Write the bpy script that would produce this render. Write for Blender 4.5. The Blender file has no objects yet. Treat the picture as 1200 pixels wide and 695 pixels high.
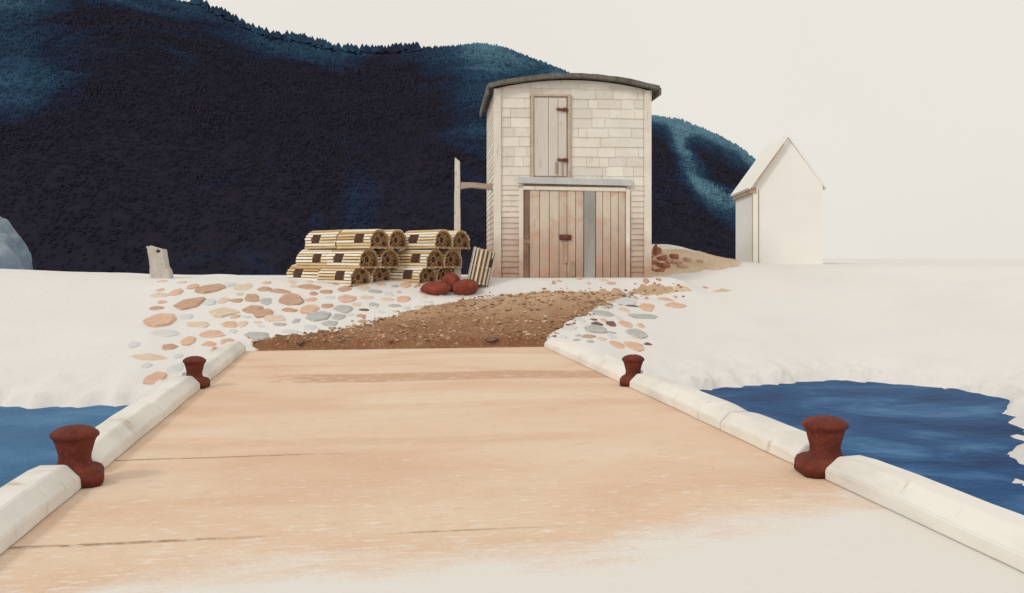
import bpy, bmesh, math, random
import numpy as np
from mathutils import Vector, Matrix, noise as mnoise

random.seed(7)
rng = np.random.default_rng(11)
sc = bpy.context.scene
COL = sc.collection

# ---------------------------------------------------------------- camera frame
F = 1167.0            # focal length in pixels of a 1200 px wide picture
HOR = 303.0           # row of the horizon
EYE = 1.65
TH = math.radians(8.86)
FW = np.array([math.sin(TH), math.cos(TH)])
RT = np.array([math.cos(TH), -math.sin(TH)])

def to_px(X, Y):
    zc = np.maximum(X*FW[0] + Y*FW[1], 0.1)
    xc = X*RT[0] + Y*RT[1]
    return 600 + F*xc/zc, zc

def at_depth(px, D):
    p = D*(FW + RT*((px-600)/F))
    return float(p[0]), float(p[1])

def z_of(py, D):
    return EYE + (HOR-py)/F*D

# ---------------------------------------------------------------- noise
def vnoise(x, y, seed=0):
    xi = np.floor(x).astype(np.int64); yi = np.floor(y).astype(np.int64)
    fx = x-xi; fy = y-yi
    fx = fx*fx*(3-2*fx); fy = fy*fy*(3-2*fy)
    def h(a, b):
        n = (a*374761393 + b*668265263 + seed*974634) & 0xffffffff
        n = ((n ^ (n >> 13))*1274126177) & 0xffffffff
        n = (n ^ (n >> 16)) & 0xffffff
        return n/float(0xffffff)
    return ((h(xi, yi)*(1-fx)+h(xi+1, yi)*fx)*(1-fy) + (h(xi, yi+1)*(1-fx)+h(xi+1, yi+1)*fx)*fy)*2-1

def fbm(x, y, oct=4, seed=0):
    s = 0; a = 1; t = 0
    for i in range(oct):
        s = s + a*vnoise(x*2**i, y*2**i, seed+i*17); t += a; a *= .5
    return s/t

def sstep(a, b, x):
    t = np.clip((x-a)/(b-a), 0, 1)
    return t*t*(3-2*t)

# ---------------------------------------------------------------- materials
def nodes_of(name):
    m = bpy.data.materials.new(name); m.use_nodes = True
    nt = m.node_tree
    return m, nt, nt.nodes['Principled BSDF']

def N(nt, typ, **kw):
    n = nt.nodes.new(typ)
    for k, v in kw.items():
        if k.startswith('i_'):
            n.inputs[k[2:].replace('_', ' ')].default_value = v
        else:
            setattr(n, k, v)
    return n

def c4(c): return (c[0], c[1], c[2], 1)

def noise_node(nt, scale, detail=6, rough=.6, coord='Object', stretch=None, dist=0):
    tc = N(nt, 'ShaderNodeTexCoord')
    out = tc.outputs[coord]
    if stretch:
        mp = N(nt, 'ShaderNodeMapping'); mp.inputs['Scale'].default_value = stretch
        nt.links.new(out, mp.inputs['Vector']); out = mp.outputs['Vector']
    n = N(nt, 'ShaderNodeTexNoise')
    n.inputs['Scale'].default_value = scale; n.inputs['Detail'].default_value = detail
    n.inputs['Roughness'].default_value = rough; n.inputs['Distortion'].default_value = dist
    nt.links.new(out, n.inputs['Vector'])
    return n.outputs['Fac']

def ramp(nt, fac, stops):
    r = N(nt, 'ShaderNodeValToRGB')
    e = r.color_ramp.elements
    while len(e) < len(stops): e.new(.5)
    for el, (p, c) in zip(e, stops):
        el.position = p; el.color = c4(c) if len(c) == 3 else c
    nt.links.new(fac, r.inputs['Fac'])
    return r.outputs['Color']

def mixc(nt, fac, a, b, blend='MIX'):
    m = N(nt, 'ShaderNodeMix', data_type='RGBA', blend_type=blend)
    def put(sock, v):
        if isinstance(v, tuple): sock.default_value = c4(v)
        elif isinstance(v, float): sock.default_value = v
        else: nt.links.new(v, sock)
    put(m.inputs[0], fac); put(m.inputs[6], a); put(m.inputs[7], b)
    return m.outputs[2]

def math_(nt, op, a, b=None, clamp=False):
    m = N(nt, 'ShaderNodeMath', operation=op); m.use_clamp = clamp
    for i, v in enumerate((a, b)):
        if v is None: continue
        if isinstance(v, (int, float)): m.inputs[i].default_value = v
        else: nt.links.new(v, m.inputs[i])
    return m.outputs[0]

def mrange(nt, v, a, b, c=0., d=1.):
    m = N(nt, 'ShaderNodeMapRange'); m.clamp = True
    nt.links.new(v, m.inputs[0])
    for i, x in enumerate((a, b, c, d)): m.inputs[i+1].default_value = x
    return m.outputs[0]

def bump(nt, bs, h, strength=.4, dist=.02):
    b = N(nt, 'ShaderNodeBump'); b.inputs['Strength'].default_value = strength
    b.inputs['Distance'].default_value = dist
    nt.links.new(h, b.inputs['Height']); nt.links.new(b.outputs[0], bs.inputs['Normal'])

def mottled(name, a, b, scale=3., fine=40., rough=.85, bstr=.4, bdist=.01, c=None, stretch=None, island=0., spec=.25, mul=.35):
    """a..b in broad washes, c in small flecks; optional per-board variation"""
    m, nt, bs = nodes_of(name)
    n1 = noise_node(nt, scale, stretch=stretch, dist=.6)
    col = ramp(nt, n1, [(.33, a), (.67, b)])
    n2 = noise_node(nt, fine, 5, .65, stretch=stretch)
    if c:
        col = mixc(nt, mrange(nt, n2, .56, .66), col, c)
    col = mixc(nt, mul, col, ramp(nt, n2, [(.3, (.55, .55, .55)), (.7, (1.15, 1.15, 1.15))]), 'MULTIPLY')
    if island:
        g = N(nt, 'ShaderNodeNewGeometry')
        v = mrange(nt, g.outputs['Random Per Island'], 0, 1, 1-island, 1+island*.4)
        col = mixc(nt, 1.0, col, v, 'MULTIPLY')
    nt.links.new(col, bs.inputs['Base Color'])
    bs.inputs['Roughness'].default_value = rough
    bs.inputs['Specular IOR Level'].default_value = spec
    if bstr: bump(nt, bs, n2, bstr, bdist)
    return m

M = {}
PAPER = (.84, .79, .715)

def mat_snow():
    m, nt, bs = nodes_of('snow_white_ground')
    n1 = noise_node(nt, .35, 5, .6); n2 = noise_node(nt, 9., 6, .65); n3 = noise_node(nt, 45., 3, .7)
    col = ramp(nt, n1, [(.3, (.735, .715, .695)), (.6, (.775, .755, .735))])
    col = mixc(nt, mrange(nt, n2, .66, .78, 0, .18), col, (.62, .60, .57))
    nt.links.new(col, bs.inputs['Base Color'])
    bs.inputs['Roughness'].default_value = .95; bs.inputs['Specular IOR Level'].default_value = .1
    h = math_(nt, 'ADD', n2, math_(nt, 'MULTIPLY', n3, .35))
    bump(nt, bs, h, .42, .05)
    return m
M['snow'] = mat_snow()

def mat_deck():
    m, nt, bs = nodes_of('salmon_concrete')
    tc = N(nt, 'ShaderNodeTexCoord'); sx = N(nt, 'ShaderNodeSeparateXYZ')
    nt.links.new(tc.outputs['Object'], sx.inputs[0])
    X, Y = sx.outputs['X'], sx.outputs['Y']
    wash = noise_node(nt, .7, 5, .55, stretch=(.5, 1., 1.), dist=.8)
    fine = noise_node(nt, 28., 5, .7)
    mid = noise_node(nt, 5., 5, .65)
    col = ramp(nt, wash, [(.30, (.69, .475, .335)), (.5, (.74, .555, .415)), (.70, (.77, .62, .49))])
    # darker brown band across the far end and the seams between pours
    def band(y, w, col_in, c, amt, xa=None, xb=None, wob=.25, soft=.5):
        wn = noise_node(nt, .55, 3, .5, stretch=(1., .2, 1.))
        yy = math_(nt, 'ADD', Y, math_(nt, 'MULTIPLY', math_(nt, 'SUBTRACT', wn, .5), wob*2))
        d = math_(nt, 'ABSOLUTE', math_(nt, 'SUBTRACT', yy, y))
        f = mrange(nt, d, w*soft, w, 1, 0)
        if xa is not None:
            xm = math_(nt, 'ADD', X, math_(nt, 'MULTIPLY', math_(nt, 'SUBTRACT', mid, .5), 2.5))
            f = math_(nt, 'MULTIPLY', f, mrange(nt, xm, xa-.35, xa+.35, 0, 1))
            f = math_(nt, 'MULTIPLY', f, mrange(nt, xm, xb-.35, xb+.35, 1, 0))
        br = mrange(nt, mid, .36, .5, .35, 1)
        f = math_(nt, 'MULTIPLY', math_(nt, 'MULTIPLY', f, br), amt)
        return mixc(nt, f, col_in, c)
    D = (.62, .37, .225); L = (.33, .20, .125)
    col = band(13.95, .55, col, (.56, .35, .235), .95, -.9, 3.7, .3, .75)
    col = band(15.6, .12, col, D, .4, -2.2, 1.2, .2)
    col = band(11.2, .30, col, D, .22, -2.5, 3.6, .4)
    col = band(9.1, .24, col, D, .30, -2.5, 2.2, .3)
    col = band(8.55, .028, col, L, .9, -2.2, -.3, .10)
    col = band(6.95, .22, col, D, .16, -2.5, 3.6, .3)
    col = band(6.06, .035, col, L, .95, -2.3, -.75, .05)
    col = band(6.02, .022, col, L, .75, .28, .95, .04)
    # pale flecks and the frosted near end
    col = mixc(nt, mrange(nt, fine, .58, .70, 0, .6), col, (.86, .76, .64))
    col = mixc(nt, mrange(nt, mid, .54, .68, 0, .34), col, (.64, .42, .29))
    col = mixc(nt, mrange(nt, noise_node(nt, 75., 3, .7), .54, .70, 0, .35), col, (.56, .39, .27))
    fl = noise_node(nt, 13., 5, .7, stretch=(.45, 1.6, 1.)); fw = mrange(nt, Y, 5.5, 9.5, .075, 0.)
    col = mixc(nt, mrange(nt, math_(nt, 'ADD', fl, fw), .62, .69, 0, .75), col, (.80, .75, .68))
    fn = noise_node(nt, 1.1, 7, .68, stretch=(1., 1.6, 1.), dist=.4)
    edge = math_(nt, 'ADD', Y, math_(nt, 'MULTIPLY', math_(nt, 'SUBTRACT', fn, .5), 1.9))
    edge = math_(nt, 'ADD', edge, math_(nt, 'MULTIPLY', math_(nt, 'SUBTRACT', fine, .5), 1.1))
    lean = mrange(nt, X, 1.2, 3.6, 0, 1.05)
    lim = math_(nt, 'SUBTRACT', edge, lean)
    lim = math_(nt, 'ADD', lim, mrange(nt, X, -2.0, -.9, .55, 0))
    col = mixc(nt, mrange(nt, lim, 5.15, 5.75, .93, 0), col, (.765, .745, .71))
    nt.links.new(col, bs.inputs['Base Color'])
    bs.inputs['Roughness'].default_value = .92; bs.inputs['Specular IOR Level'].default_value = .12
    bump(nt, bs, math_(nt, 'ADD', fine, mid), .28, .012)
    return m
M['deck'] = mat_deck()

def mat_kerb():
    m, nt, bs = nodes_of('whitewashed_grey_timber')
    n1 = noise_node(nt, 2.2, 5, .6, stretch=(1., .35, 1.)); n2 = noise_node(nt, 30., 5, .7, stretch=(1., .3, 1.))
    col = ramp(nt, n1, [(.30, (.64, .625, .585)), (.55, (.80, .78, .735))])
    n3 = noise_node(nt, 3.3, 4, .6, stretch=(.8, 1.5, .5))
    col = mixc(nt, mrange(nt, n3, .62, .70, 0, .75), col, (.56, .44, .33))
    nt.links.new(col, bs.inputs['Base Color'])
    bs.inputs['Roughness'].default_value = .9; bs.inputs['Specular IOR Level'].default_value = .15
    bump(nt, bs, n2, .35, .01)
    return m
M['kerb'] = mat_kerb()
M['stain_board'] = mottled('rusty_brown_wood', (.25, .14, .09), (.40, .26, .18), 4)

def mat_water():
    m, nt, bs = nodes_of('deep_blue_water')
    n1 = noise_node(nt, .42, 5, .6, stretch=(1., 1.3, 1.), dist=.7)
    col = ramp(nt, n1, [(.34, (.007, .042, .135)), (.52, (.016, .085, .23)), (.68, (.08, .215, .41))])
    tc = N(nt, 'ShaderNodeTexCoord'); sx = N(nt, 'ShaderNodeSeparateXYZ'); nt.links.new(tc.outputs['Object'], sx.inputs[0])
    # shallow lighter water west of the wharf
    col = mixc(nt, mrange(nt, sx.outputs['X'], -1.5, 2.5, .55, 0), col, (.085, .225, .40))
    nt.links.new(col, bs.inputs['Base Color'])
    bs.inputs['Roughness'].default_value = .28
    bs.inputs['IOR'].default_value = 1.33
    bs.inputs['Specular IOR Level'].default_value = .008
    h = math_(nt, 'ADD', noise_node(nt, 3.5, 5, .6, stretch=(1, 1.6, 1)), math_(nt, 'MULTIPLY', noise_node(nt, 14., 4, .6, stretch=(1, 1.6, 1)), .4))
    bump(nt, bs, h, .5, .12)
    return m
M['water'] = mat_water()

def mat_hill(name, k=1.0):
    m, nt, bs = nodes_of(name)
    n1 = noise_node(nt, .030, 8, .66, dist=.9); n2 = noise_node(nt, .35, 5, .7)
    at = N(nt, 'ShaderNodeAttribute', attribute_name='scrub')
    s = math_(nt, 'ADD', at.outputs['Fac'], math_(nt, 'MULTIPLY', math_(nt, 'SUBTRACT', n1, .5), 1.5))
    col = ramp(nt, s, [(.30, (.0125*k, .0115*k, .0180*k)), (.44, (.0115*k, .017*k, .035*k)), (.72, (.016*k, .040*k, .070*k)), (1.0, (.062*k, .122*k, .165*k))])
    col = mixc(nt, mrange(nt, n2, .35, .7, .15, .45), col, (.004, .004, .006))
    nt.links.new(col, bs.inputs['Base Color'])
    bs.inputs['Roughness'].default_value = 1.; bs.inputs['Specular IOR Level'].default_value = 0.0
    return m
M['hill'] = mat_hill('dark_spruce_slope', 2.1)
M['scrub'] = mat_hill('dark_spruce_foliage', 2.4)
M['headland'] = mottled('pale_blue_rock', (.20, .27, .33), (.36, .42, .46), .3, 3., bstr=.6, bdist=.1)

def mat_ramp():
    m, nt, bs = nodes_of('brown_gravel')
    tc = N(nt, 'ShaderNodeTexCoord'); sx = N(nt, 'ShaderNodeSeparateXYZ'); nt.links.new(tc.outputs['Object'], sx.inputs[0])
    n1 = noise_node(nt, .9, 5, .6, dist=.4); n2 = noise_node(nt, 22., 4, .7); n3 = noise_node(nt, 9., 4, .7)
    # wetter, redder gravel where the ramp meets the wharf, dry tan gravel higher up
    s = math_(nt, 'ADD', mrange(nt, sx.outputs['Y'], 18.2, 21.6, .22, .78), math_(nt, 'MULTIPLY', math_(nt, 'SUBTRACT', n1, .5), .7))
    col = ramp(nt, s, [(.2, (.235, .105, .052)), (.45, (.33, .18, .10)), (.75, (.56, .395, .255))])
    col = mixc(nt, mrange(nt, n2, .56, .66, 0, .6), col, (.66, .52, .38))
    col = mixc(nt, mrange(nt, n3, .60, .70, 0, .55), col, (.20, .115, .07))
    nt.links.new(col, bs.inputs['Base Color'])
    bs.inputs['Roughness'].default_value = .95; bs.inputs['Specular IOR Level'].default_value = .1
    bump(nt, bs, math_(nt, 'ADD', n2, n3), .8, .03)
    return m
M['ramp'] = mat_ramp()
M['tan_earth'] = mottled('tan_earth', (.62, .45, .31), (.76, .62, .47), 1.2, 14., c=(.50, .32, .2), bstr=.6, bdist=.04)

for k, (a, b) in dict(
    P=((.64, .40, .285), (.76, .54, .41)), B=((.47, .285, .195), (.62, .42, .31)), T=((.66, .52, .40), (.76, .65, .53)),
    G=((.40, .405, .39), (.56, .565, .55)), L=((.60, .62, .63), (.71, .715, .71)), D=((.12, .075, .055), (.27, .165, .115)),
    R=((.30, .10, .06), (.46, .20, .12))).items():
    M['stone_'+k] = mottled('stone_'+k, a, b, 5., 35., bstr=.5, bdist=.01)

def mat_hutwood(name, a, b, stain, zlo, zhi, amt, island=.12, stretch=(1., 1., 1.), fine=18., streak=True, flecks=None):
    """painted boards, browned by rust and mud where they meet the ground"""
    m, nt, bs = nodes_of(name)
    n1 = noise_node(nt, 1.6, 5, .6, stretch=stretch, dist=.5); n2 = noise_node(nt, fine, 5, .7, stretch=stretch)
    col = ramp(nt, n1, [(.32, a), (.66, b)])
    g = N(nt, 'ShaderNodeNewGeometry')
    col = mixc(nt, 1.0, col, mrange(nt, g.outputs['Random Per Island'], 0, 1, 1-island, 1.04), 'MULTIPLY')
    if streak:
        n4 = noise_node(nt, 7., 3, .5, stretch=(2.2, 2.2, .28))
        col = mixc(nt, mrange(nt, n4, .62, .69, 0, .38), col, (.50, .335, .22))
    tc = N(nt, 'ShaderNodeTexCoord'); sx = N(nt, 'ShaderNodeSeparateXYZ'); nt.links.new(tc.outputs['Object'], sx.inputs[0])
    n3 = noise_node(nt, 1.9, 5, .65)
    z = math_(nt, 'ADD', sx.outputs['Z'], math_(nt, 'MULTIPLY', math_(nt, 'SUBTRACT', n3, .5), 1.5))
    col = mixc(nt, mrange(nt, z, zlo, zhi, amt, 0), col, stain)
    if flecks:
        n5 = noise_node(nt, 2.7, 5, .65, dist=.3)
        col = mixc(nt, mrange(nt, n5, .50, .64, 0, .55), col, flecks)
    nt.links.new(col, bs.inputs['Base Color'])
    bs.inputs['Roughness'].default_value = .85; bs.inputs['Specular IOR Level'].default_value = .15
    bump(nt, bs, n2, .3, .008)
    return m
M['shingle'] = mat_hutwood('whitewashed_shingles', (.79, .735, .65), (.87, .83, .75), (.42, .27, .19), .1, 1.5, .62)
M['clap'] = mat_hutwood('whitewashed_clapboard', (.75, .68, .59), (.85, .79, .70), (.36, .21, .145), .1, 1.9, .85)
M['trim'] = mat_hutwood('cream_trim', (.74, .68, .59), (.84, .79, .70), (.42, .25, .18), .1, 1.1, .85)
M['hatch'] = mat_hutwood('pale_grey_hatch', (.66, .615, .55), (.76, .72, .65), (.5, .4, .3), -5, -4, 0., stretch=(1, 1, .3))
M['barn'] = mat_hutwood('worn_tan_planks', (.62, .52, .42), (.74, .65, .545), (.33, .18, .12), -.1, 1.7, .82, island=.10, stretch=(1, 1, .3), flecks=(.58, .30, .20))
M['greyplank'] = mottled('blue_grey_plank', (.33, .32, .29), (.44, .43, .40), 2.5, 25., stretch=(1, 1, .3))
M['lintel'] = mottled('pale_blue_grey_paint', (.53, .555, .56), (.64, .655, .65), 2.5, 25.)
M['gap'] = mottled('dark_brown_gap', (.20, .115, .085), (.32, .20, .15), 3., 20.)
M['line'] = mottled('brown_edge_board', (.40, .28, .2), (.52, .38, .28), 3., 20.)
M['iron'] = mottled('dark_rusty_iron', (.10, .035, .025), (.19, .075, .05), 12., 50., rough=.7)
M['hatch_edge'] = mottled('pale_brown_edge_board', (.52, .405, .31), (.66, .54, .43), 3., 20.)
M['tar'] = mottled('weathered_tar_roof', (.085, .078, .068), (.20, .185, .155), 3.5, 30., c=(.32, .30, .26))
def mat_slat():
    m, nt, bs = nodes_of('bleached_laths')
    n1 = noise_node(nt, 4., 5, .6, stretch=(.4, 1, 1)); n2 = noise_node(nt, 26., 5, .7, stretch=(.4, 1, 1))
    g = N(nt, 'ShaderNodeNewGeometry'); oi = N(nt, 'ShaderNodeObjectInfo')
    rr = math_(nt, 'FRACT', math_(nt, 'ADD', g.outputs['Random Per Island'], oi.outputs['Random']))
    col = ramp(nt, math_(nt, 'ADD', math_(nt, 'MULTIPLY', rr, .8), math_(nt, 'MULTIPLY', n1, .3)), [(.18, (.55, .35, .16)), (.36, (.72, .56, .34)), (.5, (.82, .73, .56)), (.9, (.88, .83, .71))])
    col = mixc(nt, mrange(nt, n2, .56, .68, 0, .6), col, (.50, .34, .18))
    nt.links.new(col, bs.inputs['Base Color']); bs.inputs['Roughness'].default_value = .9; bs.inputs['Specular IOR Level'].default_value = .15
    bump(nt, bs, n2, .4, .01)
    return m
M['slat'] = mat_slat()
M['slat_pale'] = mottled('white_laths', (.72, .65, .55), (.82, .77, .68), 4., 26., c=(.55, .42, .28), island=.12, stretch=(.4, 1, 1))
M['bow'] = mottled('tan_bent_wood', (.36, .21, .095), (.52, .34, .17), 6., 40.)
M['net'] = mottled('brown_twine', (.22, .125, .06), (.36, .22, .11), 7., 30., rough=1., bstr=.9, bdist=.02)
M['hole'] = mottled('dark_trap_inside', (.06, .03, .022), (.11, .06, .045), 9., 40., rough=1.)
M['rust'] = mottled('dark_red_rust', (.095, .018, .012), (.20, .045, .027), 6., 70., rough=.8, bstr=.7, bdist=.008, c=(.21, .058, .034))
M['float'] = mottled('red_brown_float', (.155, .028, .018), (.30, .065, .04), 3.5, 30., rough=.7, bstr=.5, bdist=.008)
M['greywood'] = mottled('weathered_grey_wood', (.50, .455, .41), (.66, .61, .55), 4., 25., c=(.34, .28, .25), stretch=(1, 1, .35))
M['palepost'] = mottled('pale_post_wood', (.66, .61, .54), (.78, .73, .65), 4., 25., c=(.45, .34, .28), stretch=(1, 1, .35))
M['rail'] = mottled('brown_rail_wood', (.33, .25, .21), (.50, .40, .34), 4., 25., stretch=(.35, 1, 1))
M['white'] = mottled('white_boards', (.85, .84, .80), (.88, .87, .83), 1., 20., bstr=.05, mul=.05)
M['eave'] = mottled('tan_eave_boards', (.46, .32, .21), (.62, .47, .34), 3., 20.)

# ---------------------------------------------------------------- object helpers
def link(name, me, m=None, parent=None, loc=(0, 0, 0), rot=(0, 0, 0), smooth=False):
    o = bpy.data.objects.new(name, me); COL.objects.link(o)
    if m is not None: me.materials.append(m)
    o.location = loc; o.rotation_euler = rot
    if parent: o.parent = parent
    if smooth:
        me.polygons.foreach_set('use_smooth', [True]*len(me.polygons))
    return o

def tag(o, label, cat, group=None):
    o['label'] = label; o['category'] = cat
    if group: o['group'] = group
    return o

def structure(o, kind='structure'):
    o['kind'] = kind; return o

def empty(name, loc, rz=0, rx=0, ry=0):
    o = bpy.data.objects.new(name, None); COL.objects.link(o)
    o.location = loc; o.rotation_euler = (rx, ry, rz); o.empty_display_size = .2
    return o

def from_bm(bm, name, m, parent=None, loc=(0, 0, 0), rot=(0, 0, 0), smooth=False):
    me = bpy.data.meshes.new(name); bm.to_mesh(me); bm.free()
    return link(name, me, m, parent, loc, rot, smooth)

def box(bm, c, s, rz=0., bev=0., jit=0., ry=0., rx=0.):
    mat = Matrix.Translation(c) @ Matrix.Rotation(rz, 4, 'Z') @ Matrix.Rotation(ry, 4, 'Y') @ Matrix.Rotation(rx, 4, 'X') @ Matrix.Diagonal((s[0], s[1], s[2], 1))
    r = bmesh.ops.create_cube(bm, size=1, matrix=mat)
    vs = r['verts']
    if jit:
        for v in vs: v.co += Vector((random.uniform(-jit, jit), random.uniform(-jit, jit), random.uniform(-jit, jit)))
    if bev:
        es = list({e for v in vs for e in v.link_edges})
        bmesh.ops.bevel(bm, geom=es, offset=bev, segments=2, affect='EDGES', profile=.5)
    return vs

def prism(bm, pts, y0, y1):
    """closed polygon pts (x,z), extruded along y"""
    a = [bm.verts.new((x, y0, z)) for x, z in pts]; b = [bm.verts.new((x, y1, z)) for x, z in pts]
    bm.faces.new(a); bm.faces.new(list(reversed(b)))
    n = len(pts)
    for i in range(n): bm.faces.new((a[i], b[i], b[(i+1) % n], a[(i+1) % n]))
    bmesh.ops.recalc_face_normals(bm, faces=bm.faces)

def grid_mesh(name, P, m, attr=None, smooth=True):
    ny, nx = P.shape[:2]
    me = bpy.data.meshes.new(name)
    idx = np.arange(nx*ny).reshape(ny, nx)
    q = np.stack([idx[:-1, :-1], idx[:-1, 1:], idx[1:, 1:], idx[1:, :-1]], -1).reshape(-1, 4)
    me.vertices.add(nx*ny); me.vertices.foreach_set('co', P.reshape(-1).astype(np.float32))
    me.loops.add(q.size); me.loops.foreach_set('vertex_index', q.reshape(-1).astype(np.int32))
    me.polygons.add(len(q)); me.polygons.foreach_set('loop_start', (np.arange(len(q))*4).astype(np.int32))
    me.update(calc_edges=True); me.validate()
    if attr is not None:
        a = me.attributes.new('scrub', 'FLOAT', 'POINT'); a.data.foreach_set('value', attr.reshape(-1).astype(np.float32))
    return link(name, me, m, smooth=smooth)

# ---------------------------------------------------------------- terrain
WATER_Z = -.6
POLY = np.array([(-120, 14), (-40, 16.4), (-9, 15.9), (-5.4, 16.2), (-3.6, 15.8), (-2.6, 16.1), (0, 16.4), (3.0, 16.3), (4.5, 15.4), (5.5, 16.2),
                 (7, 16.9), (8.97, 17.2), (10.35, 15.8), (10.05, 14.2), (8.88, 12.4), (8.36, 11.4), (7.78, 10.5), (6.8, 9.0), (6.2, 7.6), (5.8, 5), (6.0, -25), (-120, -25)], float)

def sdist(X, Y):
    d = np.full(X.shape, 1e9); ins = np.zeros(X.shape, bool)
    n = len(POLY)
    for i in range(n):
        a, b = POLY[i], POLY[(i+1) % n]
        ab = b-a
        t = np.clip(((X-a[0])*ab[0]+(Y-a[1])*ab[1])/(ab@ab), 0, 1)
        d = np.minimum(d, np.hypot(X-a[0]-t*ab[0], Y-a[1]-t*ab[1]))
        c = ((a[1] > Y) != (b[1] > Y)) & (X < (b[0]-a[0])*(Y-a[1])/(b[1]-a[1]+1e-12)+a[0])
        ins ^= c
    return np.where(ins, -d, d)

def H(X, Y):
    X = np.asarray(X, float); Y = np.asarray(Y, float)
    px, D = to_px(X, Y)
    d = sdist(X, Y)
    rag = fbm(X*1.7, Y*1.1, 5, 3)*.55*sstep(7.5, 4.0, np.abs(X-.7)+0*Y) * 0 + (fbm(X*2.3, Y*1.2, 5, 3)*.36+fbm(X*7., Y*2.2, 3, 31)*.38)
    deckend = (np.abs(X-.75) < 3.6)
    d = d + np.where(deckend, 0.1, 1)*rag*sstep(1.5, .35, d)
    up = WATER_Z + .12*sstep(0, .3, d) + .255*d
    dn = WATER_Z + np.maximum(.6*d, -2.4)
    z = np.where(d > 0, up, dn)
    cap = np.interp(px, [-300, 0, 170, 330, 560, 770, 880, 1250], [1.42, 1.37, 1.22, 1.19, 1.20, 1.24, 1.50, 1.50])
    cap = cap + .03*fbm(X*.8, Y*.8, 3, 9)*sstep(22.0, 23.5, D)*(px < 560)
    k = .09
    z = cap - k*np.logaddexp(0, (cap-z)/k)
    z = z + .022*fbm(X*1.4, Y*1.4, 4, 5)*sstep(.3, 1.2, d)*np.where(deckend & (Y < 21), .4, 1)
    pad = sstep(2.2, 3.0, X)*sstep(8.2, 7.2, X)*sstep(21.7, 22.4, Y)*sstep(29, 27, Y)
    z = z*(1-pad)+np.maximum(z, 1.205)*pad
    # mound of spoil between the hut and the white shed
    z = z + .80*np.exp(-((X-7.75)/1.75)**2-((Y-25.6)/1.1)**2)
    # the harbour comes round behind the bank
    z = z - 4.0*sstep(27.5, 36, D)*sstep(900, 820, px)
    # hollow under the wharf
    under = (X > -2.32) & (X < 3.82) & (Y < 18.28)
    z = np.where(under, np.minimum(z, -.45), z)
    z = np.where((X > -2.2) & (X < 3.7) & (Y >= 18.28) & (Y < 18.62), np.minimum(z, -.015), z)
    return z

def axis(lo, hi, dlo, dhi, step, far):
    core = np.arange(dlo, dhi+1e-6, step)
    def grow(a, end, s):
        out = []; st = step
        while (a < end) if s > 0 else (a > end):
            st = min(st*1.22, far); a += s*st; out.append(a)
        return np.array(out)
    return np.concatenate([grow(dlo, lo, -1)[::-1], core, grow(dhi, hi, 1)])

xs = axis(-500, 900, -13, 16, .13, 60); ys = axis(-30, 1500, 5.5, 28, .12, 80)
gx, gy = np.meshgrid(xs, ys)
ground = structure(grid_mesh('ground', np.stack([gx, gy, H(gx, gy)], -1), M['snow']))

wm = bmesh.new()
vs = [wm.verts.new(p) for p in ((-500, -60, WATER_Z), (60, -60, WATER_Z), (60, 200, WATER_Z), (-500, 200, WATER_Z))]
wm.faces.new(vs)
structure(from_bm(wm, 'water', M['water']))

def hit(px, py):
    D = np.arange(4, 70, .02)
    p = D[:, None]*(FW+RT*((px-600)/F))[None]
    z = EYE+(HOR-py)/F*D
    g = H(p[:, 0], p[:, 1])
    ok = np.nonzero(z <= g)[0]
    i = ok[0] if len(ok) else len(D)-1
    return float(p[i, 0]), float(p[i, 1]), float(g[i]), float(D[i])

def ground_z(x, y): return float(H(np.array([x]), np.array([y]))[0])

def normal_at(x, y, e=.25):
    v = Vector((-(ground_z(x+e, y)-ground_z(x-e, y))/(2*e), -(ground_z(x, y+e)-ground_z(x, y-e))/(2*e), 1))
    return v.normalized()

# ---------------------------------------------------------------- dirt ramp and tan earth (ragged sheets laid on the ground)
def patch(name, outline, m, lift=.012, rag=.16, step=.07, seed=1, world=False):
    P = np.array(outline if world else [hit(a, b)[:2] for a, b in outline])
    x0, y0 = P.min(0)-.4; x1, y1 = P.max(0)+.4
    X, Y = np.meshgrid(np.arange(x0, x1, step), np.arange(y0, y1, step))
    d = np.full(X.shape, 1e9); ins = np.zeros(X.shape, bool); n = len(P)
    for i in range(n):
        a, b = P[i], P[(i+1) % n]; ab = b-a
        t = np.clip(((X-a[0])*ab[0]+(Y-a[1])*ab[1])/(ab@ab), 0, 1)
        d = np.minimum(d, np.hypot(X-a[0]-t*ab[0], Y-a[1]-t*ab[1]))
        ins ^= ((a[1] > Y) != (b[1] > Y)) & (X < (b[0]-a[0])*(Y-a[1])/(b[1]-a[1]+1e-12)+a[0])
    d = np.where(ins, d, -d) + rag*fbm(X*3.1, Y*3.1, 5, seed)
    Z = H(X, Y) + lift*np.clip(d/.12, -1.2, 1) + .012*fbm(X*6, Y*6, 3, seed+3)*(d > .1)
    Z = np.where(d < 0, H(X, Y)-.02, Z)
    keep = (d > -.08)
    me = bpy.data.meshes.new(name)
    idx = -np.ones(X.shape, int); used = np.zeros(X.shape, bool)
    k4 = keep[:-1, :-1] & keep[:-1, 1:] & keep[1:, 1:] & keep[1:, :-1]
    for dy, dx in ((0, 0), (0, 1), (1, 1), (1, 0)):
        used[dy:dy+k4.shape[0], dx:dx+k4.shape[1]] |= k4
    idx[used] = np.arange(used.sum())
    jj, ii = np.nonzero(k4)
    faces = np.stack([idx[jj, ii], idx[jj, ii+1], idx[jj+1, ii+1], idx[jj+1, ii]], -1)
    verts = np.stack([X[used], Y[used], Z[used]], -1)
    me.from_pydata(verts.tolist(), [], faces.tolist()); me.update()
    return link(name, me, m, smooth=True)

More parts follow.
